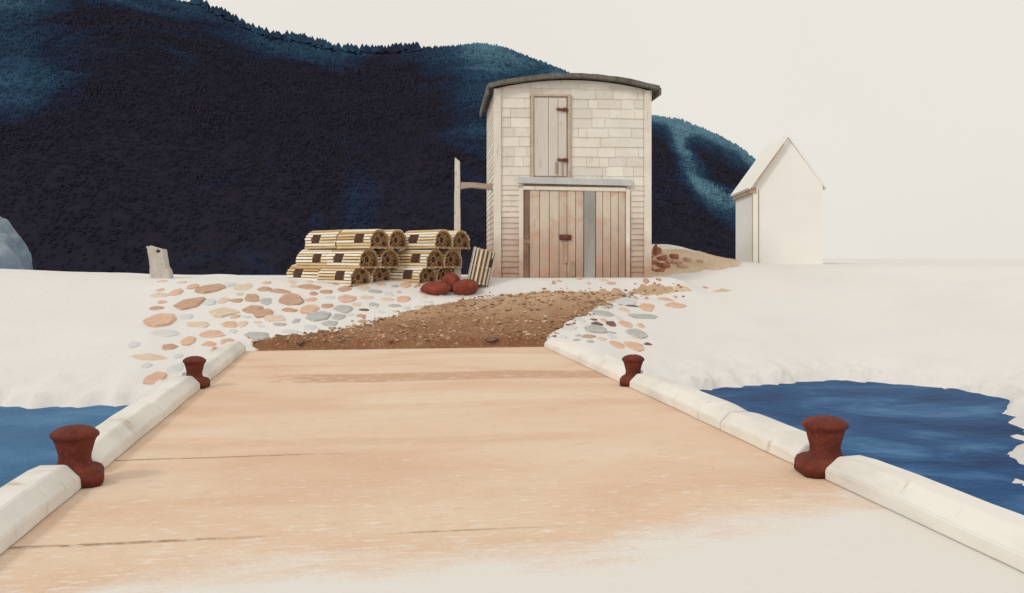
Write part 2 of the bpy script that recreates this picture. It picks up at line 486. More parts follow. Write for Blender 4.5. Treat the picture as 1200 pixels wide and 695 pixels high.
structure(patch('dirt_ramp', [(292, 416), (300, 403), (318, 396), (372, 391), (430, 380), (480, 366), (540, 353), (590, 347), (660, 343), (730, 340), (790, 338), (800, 341),
                              (745, 347), (716, 356), (690, 366), (668, 378), (650, 390), (636, 404), (636, 416), (560, 418), (430, 418)], M['ramp'], lift=.03, rag=.30, seed=4))
structure(patch('bare_earth', [(738, 323), (752, 306), (764, 292), (790, 291), (815, 295), (840, 300), (862, 304), (868, 310), (850, 316), (800, 320), (760, 324)], M['tan_earth'], lift=.03, rag=.12, seed=8))
structure(patch('bare_earth', [(772, 341), (806, 337), (812, 341), (784, 344)], M['tan_earth'], lift=.02, rag=.08, seed=9, step=.05))
structure(patch('bare_earth', [(826, 342), (846, 338), (860, 341), (848, 343)], M['tan_earth'], lift=.02, rag=.08, seed=12, step=.05))

# loose gravel lying on the ramp and spilling over its edges: nobody could count it
def loose_gravel():
    P = np.array([hit(a, b)[:2] for a, b in [(300, 406), (372, 391), (430, 380), (480, 366), (540, 353), (590, 347), (660, 343), (790, 339), (745, 347), (716, 356), (690, 366), (668, 378), (640, 404)]])
    R = random.Random(5); bm = bmesh.new(); n = 0
    lo, hi = P.min(0)-.3, P.max(0)+.3
    px_s = np.array([(R.uniform(lo[0], hi[0]), R.uniform(lo[1], hi[1])) for _ in range(5200)])
    d = np.full(len(px_s), 1e9); ins = np.zeros(len(px_s), bool)
    for i in range(len(P)):
        a, b = P[i], P[(i+1) % len(P)]; ab = b-a
        t = np.clip(((px_s-a)@ab)/(ab@ab), 0, 1)
        d = np.minimum(d, np.linalg.norm(px_s-a-t[:, None]*ab, axis=1))
        ins ^= ((a[1] > px_s[:, 1]) != (b[1] > px_s[:, 1])) & (px_s[:, 0] < (b[0]-a[0])*(px_s[:, 1]-a[1])/(b[1]-a[1]+1e-12)+a[0])
    for (x, y), dd, ii in zip(px_s, d, ins):
        if y < 18.34 or not (ii or dd < abs(R.gauss(0, .13))): continue
        if ii and R.random() < .45 and dd > .2: continue
        sz = R.choice([.014, .016, .02, .026, .036])*R.uniform(.8, 1.25)
        z = ground_z(x, y)+(.03 if ii else .0)
        M4 = Matrix.Translation((x, y, z+sz*.2)) @ Matrix.Rotation(R.uniform(0, 6.28), 4, 'Z') @ Matrix.Diagonal((sz*R.uniform(1, 1.7), sz, sz*.6, 1))
        r_ = bmesh.ops.create_icosphere(bm, subdivisions=1, radius=1, matrix=M4)
        for v in r_['verts']: v.co += Vector((R.uniform(-.25, .25), R.uniform(-.25, .25), R.uniform(-.2, .2)))*sz
    m, nt, bs = nodes_of('loose_gravel')
    g = N(nt, 'ShaderNodeNewGeometry')
    col = ramp(nt, g.outputs['Random Per Island'], [(.0, (.15, .085, .055)), (.35, (.34, .18, .10)), (.70, (.50, .325, .20)), (1., (.62, .47, .33))])
    nt.links.new(col, bs.inputs['Base Color']); bs.inputs['Roughness'].default_value = .95
    o = structure(from_bm(bm, 'loose_gravel', m), 'stuff'); o['label'] = 'loose brown gravel lying on the dirt ramp'
loose_gravel()

# ---------------------------------------------------------------- wharf deck
bm = bmesh.new()
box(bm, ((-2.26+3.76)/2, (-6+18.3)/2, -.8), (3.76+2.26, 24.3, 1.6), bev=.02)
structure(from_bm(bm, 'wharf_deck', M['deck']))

# kerb timbers
def kerb(side, y0, y1, label):
    bm = bmesh.new(); L = y1-y0; n = max(2, int(L/.25))
    prof = [(0, .003), (0, .10), (.10, .195), (.28, .200), (.295, .185), (.295, .003)]
    rows = []
    for i in range(n+1):
        y = y0+L*i/n; row = []
        tap = 0
        if i in (0, n): tap = .02
        for j, (x, z) in enumerate(prof):
            jx = .012*mnoise.noise(Vector((y*1.3, j*3.1, side*5))); jz = .010*mnoise.noise(Vector((y*1.7, j*2.3+9, side*7)))
            zz = z-(tap if z > .05 else 0)+(jz if z > .05 else 0)
            X = (-1.95-x-jx) if side < 0 else (3.445+x+jx)
            row.append(bm.verts.new((X, y+random.uniform(-.006, .006), zz)))
        rows.append(row)
    m_ = len(prof)
    for a, b in zip(rows[:-1], rows[1:]):
        for j in range(m_): bm.faces.new((a[j], b[j], b[(j+1) % m_], a[(j+1) % m_]))
    bm.faces.new(rows[0]); bm.faces.new(list(reversed(rows[-1])))
    bmesh.ops.recalc_face_normals(bm, faces=bm.faces)
    es = [e for e in bm.edges if len(e.link_faces) == 2 and e.calc_face_angle(0) > .5]
    bmesh.ops.bevel(bm, geom=es, offset=.008, segments=2, affect='EDGES')
    o = from_bm(bm, 'kerb_timber', M['kerb'])
    return tag(o, label, 'kerb', 'kerb timbers along the wharf edges')

BOL = [(-2.04, 7.70, .93, .85), (3.55, 7.18, .96, .88), (-2.05, 13.2, .80, .80), (3.55, 12.55, .80, .80)]
kerb(-1, 1.0, 7.52, 'pale grey kerb timber at lower left, running towards us from the large left bollard')
kerb(-1, 8.02, 10.62, 'pale grey kerb timber on left wharf edge just beyond the large left bollard')
kerb(-1, 10.64, 13.0, 'pale grey kerb timber on left wharf edge ending at the small left bollard')
kerb(-1, 13.4, 18.25, 'farthest kerb timber on left wharf edge between small left bollard and stony bank')
kerb(1, 1.0, 6.97, 'white kerb timber at lower right, running towards us from the large right bollard')
kerb(1, 7.47, 9.12, 'short white kerb timber with brown end touching the large right bollard from beyond')
kerb(1, 9.15, 12.35, 'white kerb timber on right wharf edge ending at the small right bollard')
kerb(1, 12.75, 18.2, 'farthest kerb timber on right wharf edge between small right bollard and dirt ramp')

# bollards
def make_bollard():
    t = empty('mooring_bollard', (0, 0, 0))
    bm = bmesh.new()
    prof = [(.0, .50), (.06, .497), (.11, .485), (.150, .464), (.176, .440), (.181, .418), (.172, .402), (.158, .390), (.147, .355), (.134, .30), (.124, .25), (.121, .21), (.130, .178), (.148, .158), (.16, .15)]
    n = 28; rings = []
    for r, z in prof:
        if r == 0: rings.append([bm.verts.new((0, 0, z))]); continue
        ring = []
        for k in range(n):
            a = 2*math.pi*k/n
            rr = r*(1+.035*mnoise.noise(Vector((math.cos(a)*1.6, math.sin(a)*1.6, z*6)))+.02*mnoise.noise(Vector((math.cos(a)*5, math.sin(a)*5, z*14))))
            ring.append(bm.verts.new((rr*math.cos(a), rr*math.sin(a), z+.006*mnoise.noise(Vector((a, z*9, 3))))))
        rings.append(ring)
    for a, b in zip(rings[:-1], rings[1:]):
        for k in range(n):
            if len(a) == 1: bm.faces.new((a[0], b[k], b[(k+1) % n]))
            else: bm.faces.new((a[k], b[k], b[(k+1) % n], a[(k+1) % n]))
    bmesh.ops.recalc_face_normals(bm, faces=bm.faces)
    from_bm(bm, 'post_and_cap', M['rust'], t, smooth=True)
    bm = bmesh.new()
    pts = []
    # thick base block, chamfered corners, sloping shoulders
    lo, hi = [], []
    shape = [(-.17, -.13), (-.12, -.19), (.13, -.19), (.185, -.13), (.185, .13), (.13, .19), (-.12, .19), (-.17, .13)]
    for x, y in shape:
        lo.append(bm.verts.new((x*1.14, y*1.14, .0))); hi.append(bm.verts.new((x*1.12, y*1.12, .118)))
    top = [bm.verts.new((x*.86, y*.86, .158)) for x, y in shape]
    m_ = len(shape)
    for a, b in ((lo, hi), (hi, top)):
        for j in range(m_): bm.faces.new((a[j], a[(j+1) % m_], b[(j+1) % m_], b[j]))
    bm.faces.new(top); bm.faces.new(list(reversed(lo)))
    bmesh.ops.recalc_face_normals(bm, faces=bm.faces)
    bmesh.ops.bevel(bm, geom=[e for e in bm.edges], offset=.014, segments=2, affect='EDGES')
    for v in bm.verts: v.co += .004*Vector(mnoise.noise_vector(v.co*14))
    from_bm(bm, 'base_block', M['rust'], t, smooth=True)
    bm = bmesh.new()
    for k in range(1):
        bmesh.ops.create_cone(bm, cap_ends=True, segments=8, radius1=.012, radius2=.012, depth=.03, matrix=Matrix.Translation((-.04, -.03, .487)))
    from_bm(bm, 'cap_hole_dot', M['iron'], t)  # small dark peg flush with the cap, standing in for a hole
    return t

def dup(root):
    r = root.copy(); COL.objects.link(r)
    for ch in root.children:
        c = ch.copy(); COL.objects.link(c); c.parent = r
        for g in ch.children:
            d = g.copy(); COL.objects.link(d); d.parent = c
    return r

b0 = make_bollard()
BL = ['large rusty red bollard on left kerb, with blue water behind it', 'large rusty red bollard on right kerb, in front of the dark blue water',
      'small rusty red bollard on left kerb, below the stony bank', 'small rusty red bollard on right kerb, beside the grey stones']
for i, (x, y, s, s3) in enumerate(BOL):
    o = b0 if i == 0 else dup(b0)
    o.location = (x, y, .003); o.scale = (s, s, s3); o.rotation_euler = (0, 0, [math.pi*.06, math.pi*.95, -.2, 2.8][i])
    tag(o, BL[i], 'bollard', 'rusty bollards on the wharf kerbs')

# ---------------------------------------------------------------- stones
def stone_mesh(name, w, d, t, seed):
    """angular flagstone: convex hull of a jittered outline, worn edges, rough face"""
    R = random.Random(seed*31+5)
    bm = bmesh.new(); n = R.randint(6, 9); ph = R.uniform(0, 6.28)
    for k in range(n):
        a = ph+2*math.pi*(k+R.uniform(-.33, .33))/n
        q = R.uniform(.84, 1.12)
        for zz, sc_ in ((-.5, R.uniform(.9, 1.05)), (R.uniform(.15, .5), R.uniform(.80, .98))):
            bm.verts.new((math.cos(a)*q*sc_*w/2, math.sin(a)*q*sc_*d/2, zz*t))
    for k in range(3): bm.verts.new((R.uniform(-.3, .3)*w, R.uniform(-.3, .3)*d, .5*t*R.uniform(.9, 1.15)))
    r = bmesh.ops.convex_hull(bm, input=bm.verts)
    junk = [v for v in bm.verts if not v.link_faces]
    bmesh.ops.delete(bm, geom=junk, context='VERTS')
    bmesh.ops.dissolve_limit(bm, angle_limit=.12, verts=bm.verts, edges=bm.edges)
    bmesh.ops.bevel(bm, geom=[e for e in bm.edges], offset=min(w, d, t*2)*.07, segments=2, affect='EDGES', profile=.6, clamp_overlap=True)
    bmesh.ops.triangulate(bm, faces=bm.faces)
    o = Vector((seed*3.7, seed*1.3, seed*.9))
    for v in bm.verts: v.co += .05*t*Vector(mnoise.noise_vector(v.co*9+o))
    bmesh.ops.recalc_face_normals(bm, faces=bm.faces)
    me = bpy.data.meshes.new(name); bm.to_mesh(me); bm.free()
    return me

WORD = dict(P=('pink', 'pinkish'), B=('brown', 'warm brown'), T=('tan', 'pale tan'), G=('grey', 'grey'), L=('pale grey', 'pale blue grey'), D=('dark', 'dark brown'), R=('red', 'red brown'))
Z3 = [(265,193,45,38,'P'),(195,218,50,50,'P'),(130,230,75,20,'T'),(338,205,90,45,'B'),(415,188,45,30,'L'),(470,198,75,35,'T'),(555,205,60,22,'B'),(618,215,85,22,'B'),(250,265,115,75,'B'),(335,258,50,35,'L'),(388,252,50,35,'T'),(505,243,65,38,'B'),(665,250,110,55,'B'),(560,255,45,50,'G'),(750,248,48,24,'P'),(745,198,90,22,'B'),(810,217,55,20,'B'),(882,206,60,24,'B'),(955,202,50,25,'T'),(1003,215,55,18,'G'),(890,245,70,35,'P'),(972,241,55,18,'T'),(820,240,40,15,'L'),(135,332,112,55,'P'),(240,320,55,35,'L'),(285,350,100,30,'T'),(385,300,110,55,'T'),(437,317,32,22,'P'),(510,290,80,35,'B'),(550,305,80,38,'B'),(410,350,75,32,'P'),(465,347,40,30,'T'),(595,325,80,35,'T'),(655,290,70,22,'B'),(740,288,70,45,'P'),(810,275,45,25,'B'),(775,315,90,50,'G'),(880,287,75,40,'G'),(855,318,50,30,'G'),(620,350,60,18,'G'),(685,335,30,50,'G'),(660,378,80,20,'L'),(740,362,60,25,'L'),(825,345,60,28,'G'),(930,268,40,20,'T'),(960,290,45,12,'D'),(1000,270,40,22,'G'),(955,338,38,14,'B'),(900,310,50,14,'L'),(155,385,110,35,'L'),(340,388,105,36,'P'),(248,415,58,62,'P'),(170,440,62,30,'B'),(412,420,60,50,'P'),(330,430,52,22,'P'),(530,395,110,42,'G'),(360,455,45,25,'P'),(90,482,130,30,'T'),(25,432,50,30,'L'),(75,518,40,25,'L'),(190,530,70,60,'L'),(110,570,80,65,'P'),(205,478,40,25,'L')]
Z2 = [(610,398,24,14,'P'),(718,398,42,25,'P'),(590,370,38,15,'G'),(553,430,60,18,'T'),(588,458,75,16,'G'),(640,468,40,16,'L'),(700,465,50,16,'T'),(590,485,30,10,'T'),(730,440,60,10,'L'),(800,410,25,14,'L'),(900,405,50,16,'L'),(495,460,44,22,'L'),(445,528,40,18,'B')]
ZR = [(70,605,60,22,'D'),(195,598,40,12,'D'),(265,580,50,10,'D'),(160,625,35,22,'D'),(365,607,100,12,'D'),(275,620,20,12,'D'),(1025,637,60,22,'D')]
Z4 = [(365,300,70,32,'D'),(530,295,100,45,'L'),(630,322,80,45,'P'),(560,316,60,10,'D'),(720,285,80,25,'P'),(765,312,100,30,'P'),(425,350,105,30,'G'),(330,335,55,22,'L'),(620,365,135,30,'G'),(255,338,35,14,'D'),(215,373,80,22,'D'),(165,368,40,14,'D'),(320,380,45,45,'L'),(270,365,40,35,'L'),(430,382,35,15,'P'),(400,400,60,20,'D'),(465,400,45,50,'D'),(500,375,40,35,'L'),(535,400,65,45,'P'),(603,408,38,28,'P'),(390,425,100,40,'G'),(585,445,95,45,'G'),(270,420,70,30,'L'),(220,413,40,12,'D'),(360,458,60,20,'B'),(418,470,55,20,'T'),(470,460,45,20,'L'),(575,462,40,12,'T'),(575,505,80,60,'P'),(125,428,40,20,'L')]
ZT = [(195,205,18,18,'B'),(220,197,34,10,'P'),(312,187,36,12,'P'),(430,195,45,10,'T'),(465,210,55,10,'P'),(628,197,28,24,'B'),(690,192,20,14,'B'),(590,248,55,12,'B'),(905,228,24,10,'B'),(360,208,24,10,'T')]
stones = []
for lst, ox, oy, k, zone in ((Z3, 150, 280, 3.473, 'left'), (Z2, 310, 240, 3.862, 'left'), (ZR, 310, 240, 3.862, 'ramp'), (Z4, 600, 280, 4., 'right'), (ZT, 600, 280, 4., 'hut')):
    for (a, b, w, h, c) in lst:
        stones.append(dict(px=ox+a/k, py=oy+b/k, w=w/k, h=h/k, c=c, zone=zone))
FR = random.Random(91)
def fill(n, x0, x1, y0, y1, ok, zone, cols, wr):
    got = tries = 0
    while got < n and tries < 4000:
        tries += 1
        px, py = FR.uniform(x0, x1), FR.uniform(y0, y1); w = FR.uniform(*wr); h = w*FR.uniform(.32, .6)
        if not ok(px, py): continue
        if any(abs(px-q['px']) < (w+q['w'])*.52 and abs(py-q['py']) < (h+q['h'])*.55 for q in stones): continue
        stones.append(dict(px=px, py=py, w=w, h=h, c=FR.choice(cols), zone=zone)); got += 1
def ramp_edge(px): return np.interp(px, [300, 372, 430, 480, 540, 590], [398, 389, 377, 362, 350, 344])
fill(58, 182, 520, 330, 402, lambda x, y: y < ramp_edge(x)-5 and (x > 210 or y < 375) and y+ .55*(x-182)*0 < 402 and not (x > 470 and y > 355), 'left', 'PBTGLPBT', (8, 19))
fill(16, 650, 760, 352, 405, lambda x, y: y > 405-(x-640)*.75 and y < 395+(x-640)*.12, 'right', 'PTGLGD', (8, 18))
ORD = ['first', 'second', 'third', 'fourth', 'fifth', 'sixth', 'seventh', 'eighth', 'ninth', 'tenth', 'eleventh', 'twelfth', 'thirteenth', 'fourteenth', 'fifteenth', 'sixteenth', 'seventeenth', 'eighteenth', 'nineteenth', 'twentieth']
def row_of(s):
    if s['zone'] == 'left': return 0 if s['py'] < 347 else 1 if s['py'] < 366 else 2 if s['py'] < 387 else 3
    if s['zone'] == 'right': return 0 if s['py'] < 370 else 1 if s['py'] < 384 else 2
    return 0
PLACE = {('left', 0): 'in left bank top band', ('left', 1): 'in left bank upper middle', ('left', 2): 'in left bank lower middle', ('left', 3): 'near the small left bollard',
         ('right', 0): 'high up right of the ramp', ('right', 1): 'halfway up right of ramp', ('right', 2): 'near the small right bollard',
         ('ramp', 0): 'on the foot of the dirt ramp', ('hut', 0): 'on the white ground before the hut'}
for s in stones: s['row'] = row_of(s)
for i, s in enumerate(stones):
    same = sorted([q for q in stones if q['zone'] == s['zone'] and q['row'] == s['row'] and q['c'] == s['c']], key=lambda q: q['px'])
    k = same.index(s); n = len(same)
    size = 'broad' if s['w'] > 24 else 'upright' if s['h'] > s['w']*.95 else 'narrow' if s['h'] < s['w']*.35 else 'small' if s['w'] < 13 else 'flat'
    place = PLACE[(s['zone'], s['row'])]
    w1, w2 = WORD[s['c']]
    if n == 1: lab = f'{size} {w2} stone, the only {w1} one {place}'
    else: lab = f'{size} {w2} stone, {ORD[k]} {w1} from left {place}'
    x, y, z, D = hit(s['px'], s['py'])
    ws = s['w']/F*D*.98; hm = s['h']/F*D
    nrm = normal_at(x, y)
    view = Vector((x, y, z-EYE)).normalized()
    sn = max(.16, abs(view.dot(nrm)))
    th = min(.15, max(.05, .30*min(ws, hm/sn*.5)))
    d = max(.10, min(1.5*ws+.1, (hm-.35*th)/sn))
    if s['zone'] in ('ramp',): th *= .7
    me = stone_mesh('stone', ws*1.2, d*1.18, th, i+1)
    q = Vector((0, 0, 1)).rotation_difference(nrm)
    o = link('stone', me, M['stone_'+s['c']], None, (x, y, z-th*.12+(.03 if s['zone'] == 'ramp' else 0)))
    o.rotation_euler = (q.to_matrix() @ Matrix.Rotation(-TH+random.uniform(-.25, .25), 3, 'Z')).to_euler()
    tag(o, lab, 'stone', {'left': 'stones set in the left bank', 'ramp': 'dark stones on the dirt ramp', 'right': 'stones right of the dirt ramp', 'hut': 'small stones before the hut'}[s['zone']])

# broken red stones heaped against the hut's right corner
RB = [(757,303,22,6),(770,297,12,8),(748,311,26,7),(762,309,24,5),(775,304,16,5),(740,317,20,6),(756,317,24,5),(778,313,18,5),(768,299,7,14),(790,302,12,5),(772,319,20,4),(792,309,16,5),(806,306,12,4),(800,314,14,4),(820,308,10,4),(784,307,12,4)]
RBL = ['long red slab against the hut corner, upper part of the heap', 'red stone highest in the heap beside the hut', 'broad red slab at the hut corner, low in the heap', 'red slab in the middle of the heap beside the hut', 'short red stone right of the middle of the heap',
       'red stone leftmost in the heap, before the hut corner', 'red slab at the bottom of the heap, near hut corner', 'flat red stone lower right of the heap', 'upright red stone leaning on top of the heap', 'small red stone at upper right of the heap', 'thin red slab along the foot of the heap',
       'flat red stone out on the tan earth, nearest the heap', 'small red stone halfway between heap and white shed', 'small red stone low on the tan earth', 'red stone nearest to the white shed', 'small red stone wedged behind the heap']
for i, ((a, b, w, h), lab) in enumerate(zip(RB, RBL)):
    x, y, z, D = hit(a, b)
    ws = w/F*D; hm = h/F*D
    me = stone_mesh('broken_stone', ws, .3, max(.09, hm*1.2), 200+i)
    o = link('broken_stone', me, M['stone_R'] if i < 11 else M['stone_B'], None, (x, y, z+hm*.25), (random.uniform(-.2, .2), random.uniform(-.25, .25), -TH+random.uniform(-.4, .4)))
    tag(o, lab, 'stone', 'broken red stones beside the hut')

# ---------------------------------------------------------------- the hut
HX, HY, HZ = 3.16, 22.8, 1.19
HW, HD = 3.62, 3.5
hut = empty('bait_shed', (HX, HY, HZ-.02), math.radians(-4.6))
tag(hut, 'tall whitewashed wooden hut with curved dark roof, plank doors and loft hatch', 'hut')
def arch(x, off=0.): return 4.65-.245*((x-HW/2)/(HW/2+.1))**2+off
bm = bmesh.new()
pts = [(0, -.4), (HW, -.4)]+[(HW*(1-i/16), arch(HW*(1-i/16), -.02)) for i in range(17)]
prism(bm, pts, .03, HD)
from_bm(bm, 'wall', M['clap'], hut)
# shingle courses on the front
bm = bmesh.new()
z = 2.18; course = .225
HATCH = (.83, 1.75, 2.34, 4.26); DOOR = (.66, 3.02, 0, 2.18)
k = 0
while z < 4.8:
    x = .14; 
    while x < HW-.14:
        w = random.choice([.22, .3, .42, .55, .7, .95]); x2 = min(x+w, HW-.14)
        if HW-.14-x2 < .12: x2 = HW-.14
        segs = [(x, x2)]
        if z+course > HATCH[2]-.06 and z < HATCH[3]+.06:
            a, b = HATCH[0]-.02, HATCH[1]+.02
            segs = [(max(x, u), min(x2, v)) for u, v in ((x, a), (b, x2)) if min(x2, v)-max(x, u) > .04]
        for (u, v) in segs:
            ztop = min(z+course+.02, min(arch(u, -.04), arch(v, -.04)))
            zb = z+random.uniform(-.012, .006)
            if ztop-zb < .03: continue
            t = .022+random.uniform(0, .010)
            vs = [bm.verts.new(p) for p in ((u+.003, -t+.03, zb), (v-.003, -t+.03+random.uniform(-.003, .003), zb+random.uniform(-.004, .004)), (v-.003, .022, ztop), (u+.003, .022, ztop), (u+.003, .035, zb), (v-.003, .035, zb))]
            bm.faces.new((vs[0], vs[1], vs[2], vs[3])); bm.faces.new((vs[4], vs[5], vs[1], vs[0]))
            bm.faces.new((vs[0], vs[3], vs[4])); bm.faces.new((vs[1], vs[5], vs[2]))
        x = x2
    z += course
from_bm(bm, 'shingle_siding', M['shingle'], hut)
# clapboards beside the doors
for (xa, xb) in ((.14, .55), (3.17, HW-.14)):
    bm = bmesh.new(); z = .03
    while z < 2.12:
        jz = random.uniform(-.008, .008); t = .03+random.uniform(0, .008)
        vs = [bm.verts.new(p) for p in ((xa, .03-t, z+jz), (xb, .03-t, z+jz+random.uniform(-.01, .01)), (xb, .024, z+.145), (xa, .024, z+.145), (xa, .035, z), (xb, .035, z))]
        bm.faces.new((vs[0], vs[1], vs[2], vs[3])); bm.faces.new((vs[4], vs[5], vs[1], vs[0])); bm.faces.new((vs[0], vs[3], vs[4])); bm.faces.new((vs[1], vs[5], vs[2]))
        z += .128
    from_bm(bm, 'clapboard_siding', M['clap'], hut)
# corner boards
for x0 in (-.035, HW-.135):
    bm = bmesh.new()
    xm = x0+.085
    box(bm, (xm, -.012, arch(xm, -.03)/2-.1), (.17, .055, arch(xm, -.05)+.2), bev=.006)
    from_bm(bm, 'corner_board', M['trim'], hut)
# side boards seen edge-on at the left
bm = bmesh.new()
z = .05
while z < 4.3:
    box(bm, (-.012, HD/2, z+.06), (.03, HD-.08, .12), ry=random.uniform(.08, .12)); z += .128
from_bm(bm, 'side_siding', M['clap'], hut)
# roof
bm = bmesh.new()
n = 24; xa, xb = -.17, HW+.20
top = [(xa+(xb-xa)*i/n) for i in range(n+1)]
P_ = [(x, arch(x, .105)) for x in top]+[(x, arch(x, .012)) for x in reversed(top)]
a = [bm.verts.new((x, -.20+.025*mnoise.noise(Vector((x*3, z, 1))), z+.012*mnoise.noise(Vector((x*4, 2, z))))) for x, z in P_]
b = [bm.verts.new((x, HD+.2, z)) for x, z in P_]
L_ = len(P_)
for i in range(n): bm.faces.new((a[i], a[i+1], a[L_-2-i], a[L_-1-i])); bm.faces.new((b[i+1], b[i], b[L_-1-i], b[L_-2-i]))
for i in range(L_): bm.faces.new((a[i], b[i], b[(i+1) % L_], a[(i+1) % L_]))
bmesh.ops.recalc_face_normals(bm, faces=bm.faces)
rf = from_bm(bm, 'roof', M['tar'], hut)
bm = bmesh.new()
box(bm, (xa-.012, HD/2, arch(xa, -.035)), (.045, HD+.38, .19)); 
from_bm(bm, 'eave_board', M['tar'], rf)
bm = bmesh.new()
box(bm, (xb+.012, HD/2, arch(xb, -.015)), (.045, HD+.38, .16))
from_bm(bm, 'eave_board', M['tar'], rf)
# lintel over the doors
bm = bmesh.new(); box(bm, (1.86, -.03, 2.27), (2.66, .09, .15), bev=.008, ry=.018)
from_bm(bm, 'lintel', M['lintel'], hut)
bm = bmesh.new(); box(bm, (1.86, -.015, 2.168), (2.42, .05, .032), bev=.004, ry=.018)
from_bm(bm, 'under_lintel_strip', M['gap'], hut)  # thin dark brown strip directly under the lintel
# door frame
bm = bmesh.new()
box(bm, (.60, -.012, 1.06), (.10, .07, 2.10), bev=.006); box(bm, (3.10, -.012, 1.05), (.09, .07, 2.08), bev=.006)
box(bm, (1.85, -.010, 2.10), (2.405, .06, .085), bev=.006, ry=.012)
from_bm(bm, 'door_frame', M['trim'], hut)
# loft hatch
h = bpy.data.objects
bm = bmesh.new()
xx = HATCH[0]+.07; zs = (HATCH[2]+.05, HATCH[3]-.05)
for wv in (.335, .225, .20):
    box(bm, (xx+wv/2, .0, sum(zs)/2), (wv-.010, .05, zs[1]-zs[0]-.01), bev=.004); xx += wv
hatch = from_bm(bm, 'loft_hatch', M['hatch'], hut)
bm = bmesh.new()
x0, x1, z0, z1 = HATCH
box(bm, (x0+.03, -.01, (z0+z1)/2), (.06, .08, z1-z0), bev=.004); box(bm, (x1-.03, -.01, (z0+z1)/2), (.065, .08, z1-z0), bev=.004)
box(bm, ((x0+x1)/2, -.01, z1+.005), (x1-x0+.05, .082, .05), bev=.004); box(bm, ((x0+x1)/2, -.012, z0+.0), (x1-x0+.05, .084, .05), bev=.004)
from_bm(bm, 'hatch_frame', M['hatch_edge'], hatch)
for zz, L in ((3.93, .27), (2.76, .25)):
    bm = bmesh.new(); box(bm, (x1-.06-L/2, -.058, zz), (L, .03, .055), bev=.006, ry=.12); box(bm, (x1-.06-L*.25, -.058, zz+.002), (L*.4, .04, .085), bev=.006)
    from_bm(bm, 'hinge', M['iron'], hatch)
bm = bmesh.new(); box(bm, (1.42, -.045, 2.58), (.045, .03, .27), bev=.004); box(bm, (1.56, -.045, 2.56), (.03, .03, .30), bev=.004)
from_bm(bm, 'hatch_cleat', M['line'], hatch)
# double plank doors
def leaf(xa, xb, name, m, n, top=2.05, skew=0):
    bm = bmesh.new(); w = (xb-xa)/n; x = xa
    for i in range(n):
        ww = w*random.uniform(.88, 1.12) if i < n-1 else xb-x
        box(bm, (x+ww/2, .012+random.uniform(-.005, .005), top/2+.02), (ww-.016, .045, top-.03+random.uniform(-.012, .012)), bev=.004)
        x += ww
    return from_bm(bm, name, m, hut)
d1 = leaf(.80, 2.06, 'plank_door', M['barn'], 6)
d2 = leaf(2.34, 3.04, 'plank_door', M['barn'], 4)
d1['label'] = 'wide tan plank door with rusty latch'; d2['label'] = 'narrow tan plank door with red worn paint'
bm = bmesh.new(); box(bm, (2.20, -.012, 1.035), (.255, .05, 2.03), bev=.006); o = from_bm(bm, 'grey_plank', M['greyplank'], hut)
bm = bmesh.new(); box(bm, (.725, -.004, 1.50), (.105, .05, 1.12), bev=.012, jit=.015); box(bm, (.70, -.006, .44), (.13, .05, .82), bev=.012, jit=.02)
from_bm(bm, 'dark_reveal_strip', M['gap'], hut)  # dark brown strips laid where the left door reveal is
bm = bmesh.new(); box(bm, (1.63, -.042, .97), (.28, .06, .13), bev=.025); box(bm, (1.63, -.055, .97), (.17, .07, .07), bev=.02)
from_bm(bm, 'latch', M['iron'], d1)
bm = bmesh.new(); box(bm, (1.64, -.028, .62), (.07, .03, .50), bev=.006); box(bm, (1.80, -.026, .25), (.10, .03, .34), bev=.006)
from_bm(bm, 'latch_cleat', M['line'], d1)
# threshold
bm = bmesh.new(); box(bm, (1.85, -.03, -.03), (2.5, .08, .12), bev=.01); from_bm(bm, 'sill', M['line'], hut)

# ---------------------------------------------------------------- pale post and rail beside the hut
px_, py_ = at_depth(536, 23.6)
gz = ground_z(px_, py_)
post = empty('rail_post', (px_, py_, gz-.05), -TH)
tag(post, 'tall pale wooden post with a brown rail bridging to the hut', 'post')
def rough_post(bm, w, d, h, lean=0., n=9, tip=.9, seed=0.):
    rows = []
    for i in range(n+1):
        t = i/n; s = 1-(1-tip)*t
        row = []
        for (x, y) in ((-1, -1), (1, -1), (1, 1), (-1, 1)):
            j = .010*mnoise.noise(Vector((x*3+seed, y*3, t*7)))
            row.append(bm.verts.new((x*w/2*s+j+lean*t, y*d/2*s+j, h*t)))
        rows.append(row)
    rows[-1][0].co.z -= .03; rows[-1][1].co.z -= .13; rows[-1][2].co.z -= .10
    for a, b in zip(rows[:-1], rows[1:]):
        for j in range(4): bm.faces.new((a[j], a[(j+1) % 4], b[(j+1) % 4], b[j]))
    bm.faces.new(rows[-1]); bm.faces.new(list(reversed(rows[0])))
    bmesh.ops.recalc_face_normals(bm, faces=bm.faces)
    bmesh.ops.bevel(bm, geom=[e for e in bm.edges if e.calc_face_angle(0) > .6], offset=.008, segments=1, affect='EDGES')
bm = bmesh.new(); rough_post(bm, .165, .15, z_of(185, 23.6)-gz+.07, tip=.72)
from_bm(bm, 'upright', M['palepost'], post)
bm = bmesh.new()
rz = z_of(218, 23.6)-gz+.05; L = 40/F*23.6
for i in range(1):
    vs = box(bm, (.06+L/2, 0, rz), (L-.02, .12, .15), bev=.0)
bmesh.ops.subdivide_edges(bm, edges=[e for e in bm.edges if abs(e.verts[0].co.x-e.verts[1].co.x) > .3], cuts=8, use_grid_fill=True)
for v in bm.verts:
    t = (v.co.x-.06)/L
    k = 1.1-.25*math.sin(math.pi*min(max(t, 0), 1))+.12*mnoise.noise(v.co*6)
    v.co.z = rz+(v.co.z-rz)*k+.02*math.sin(t*5)
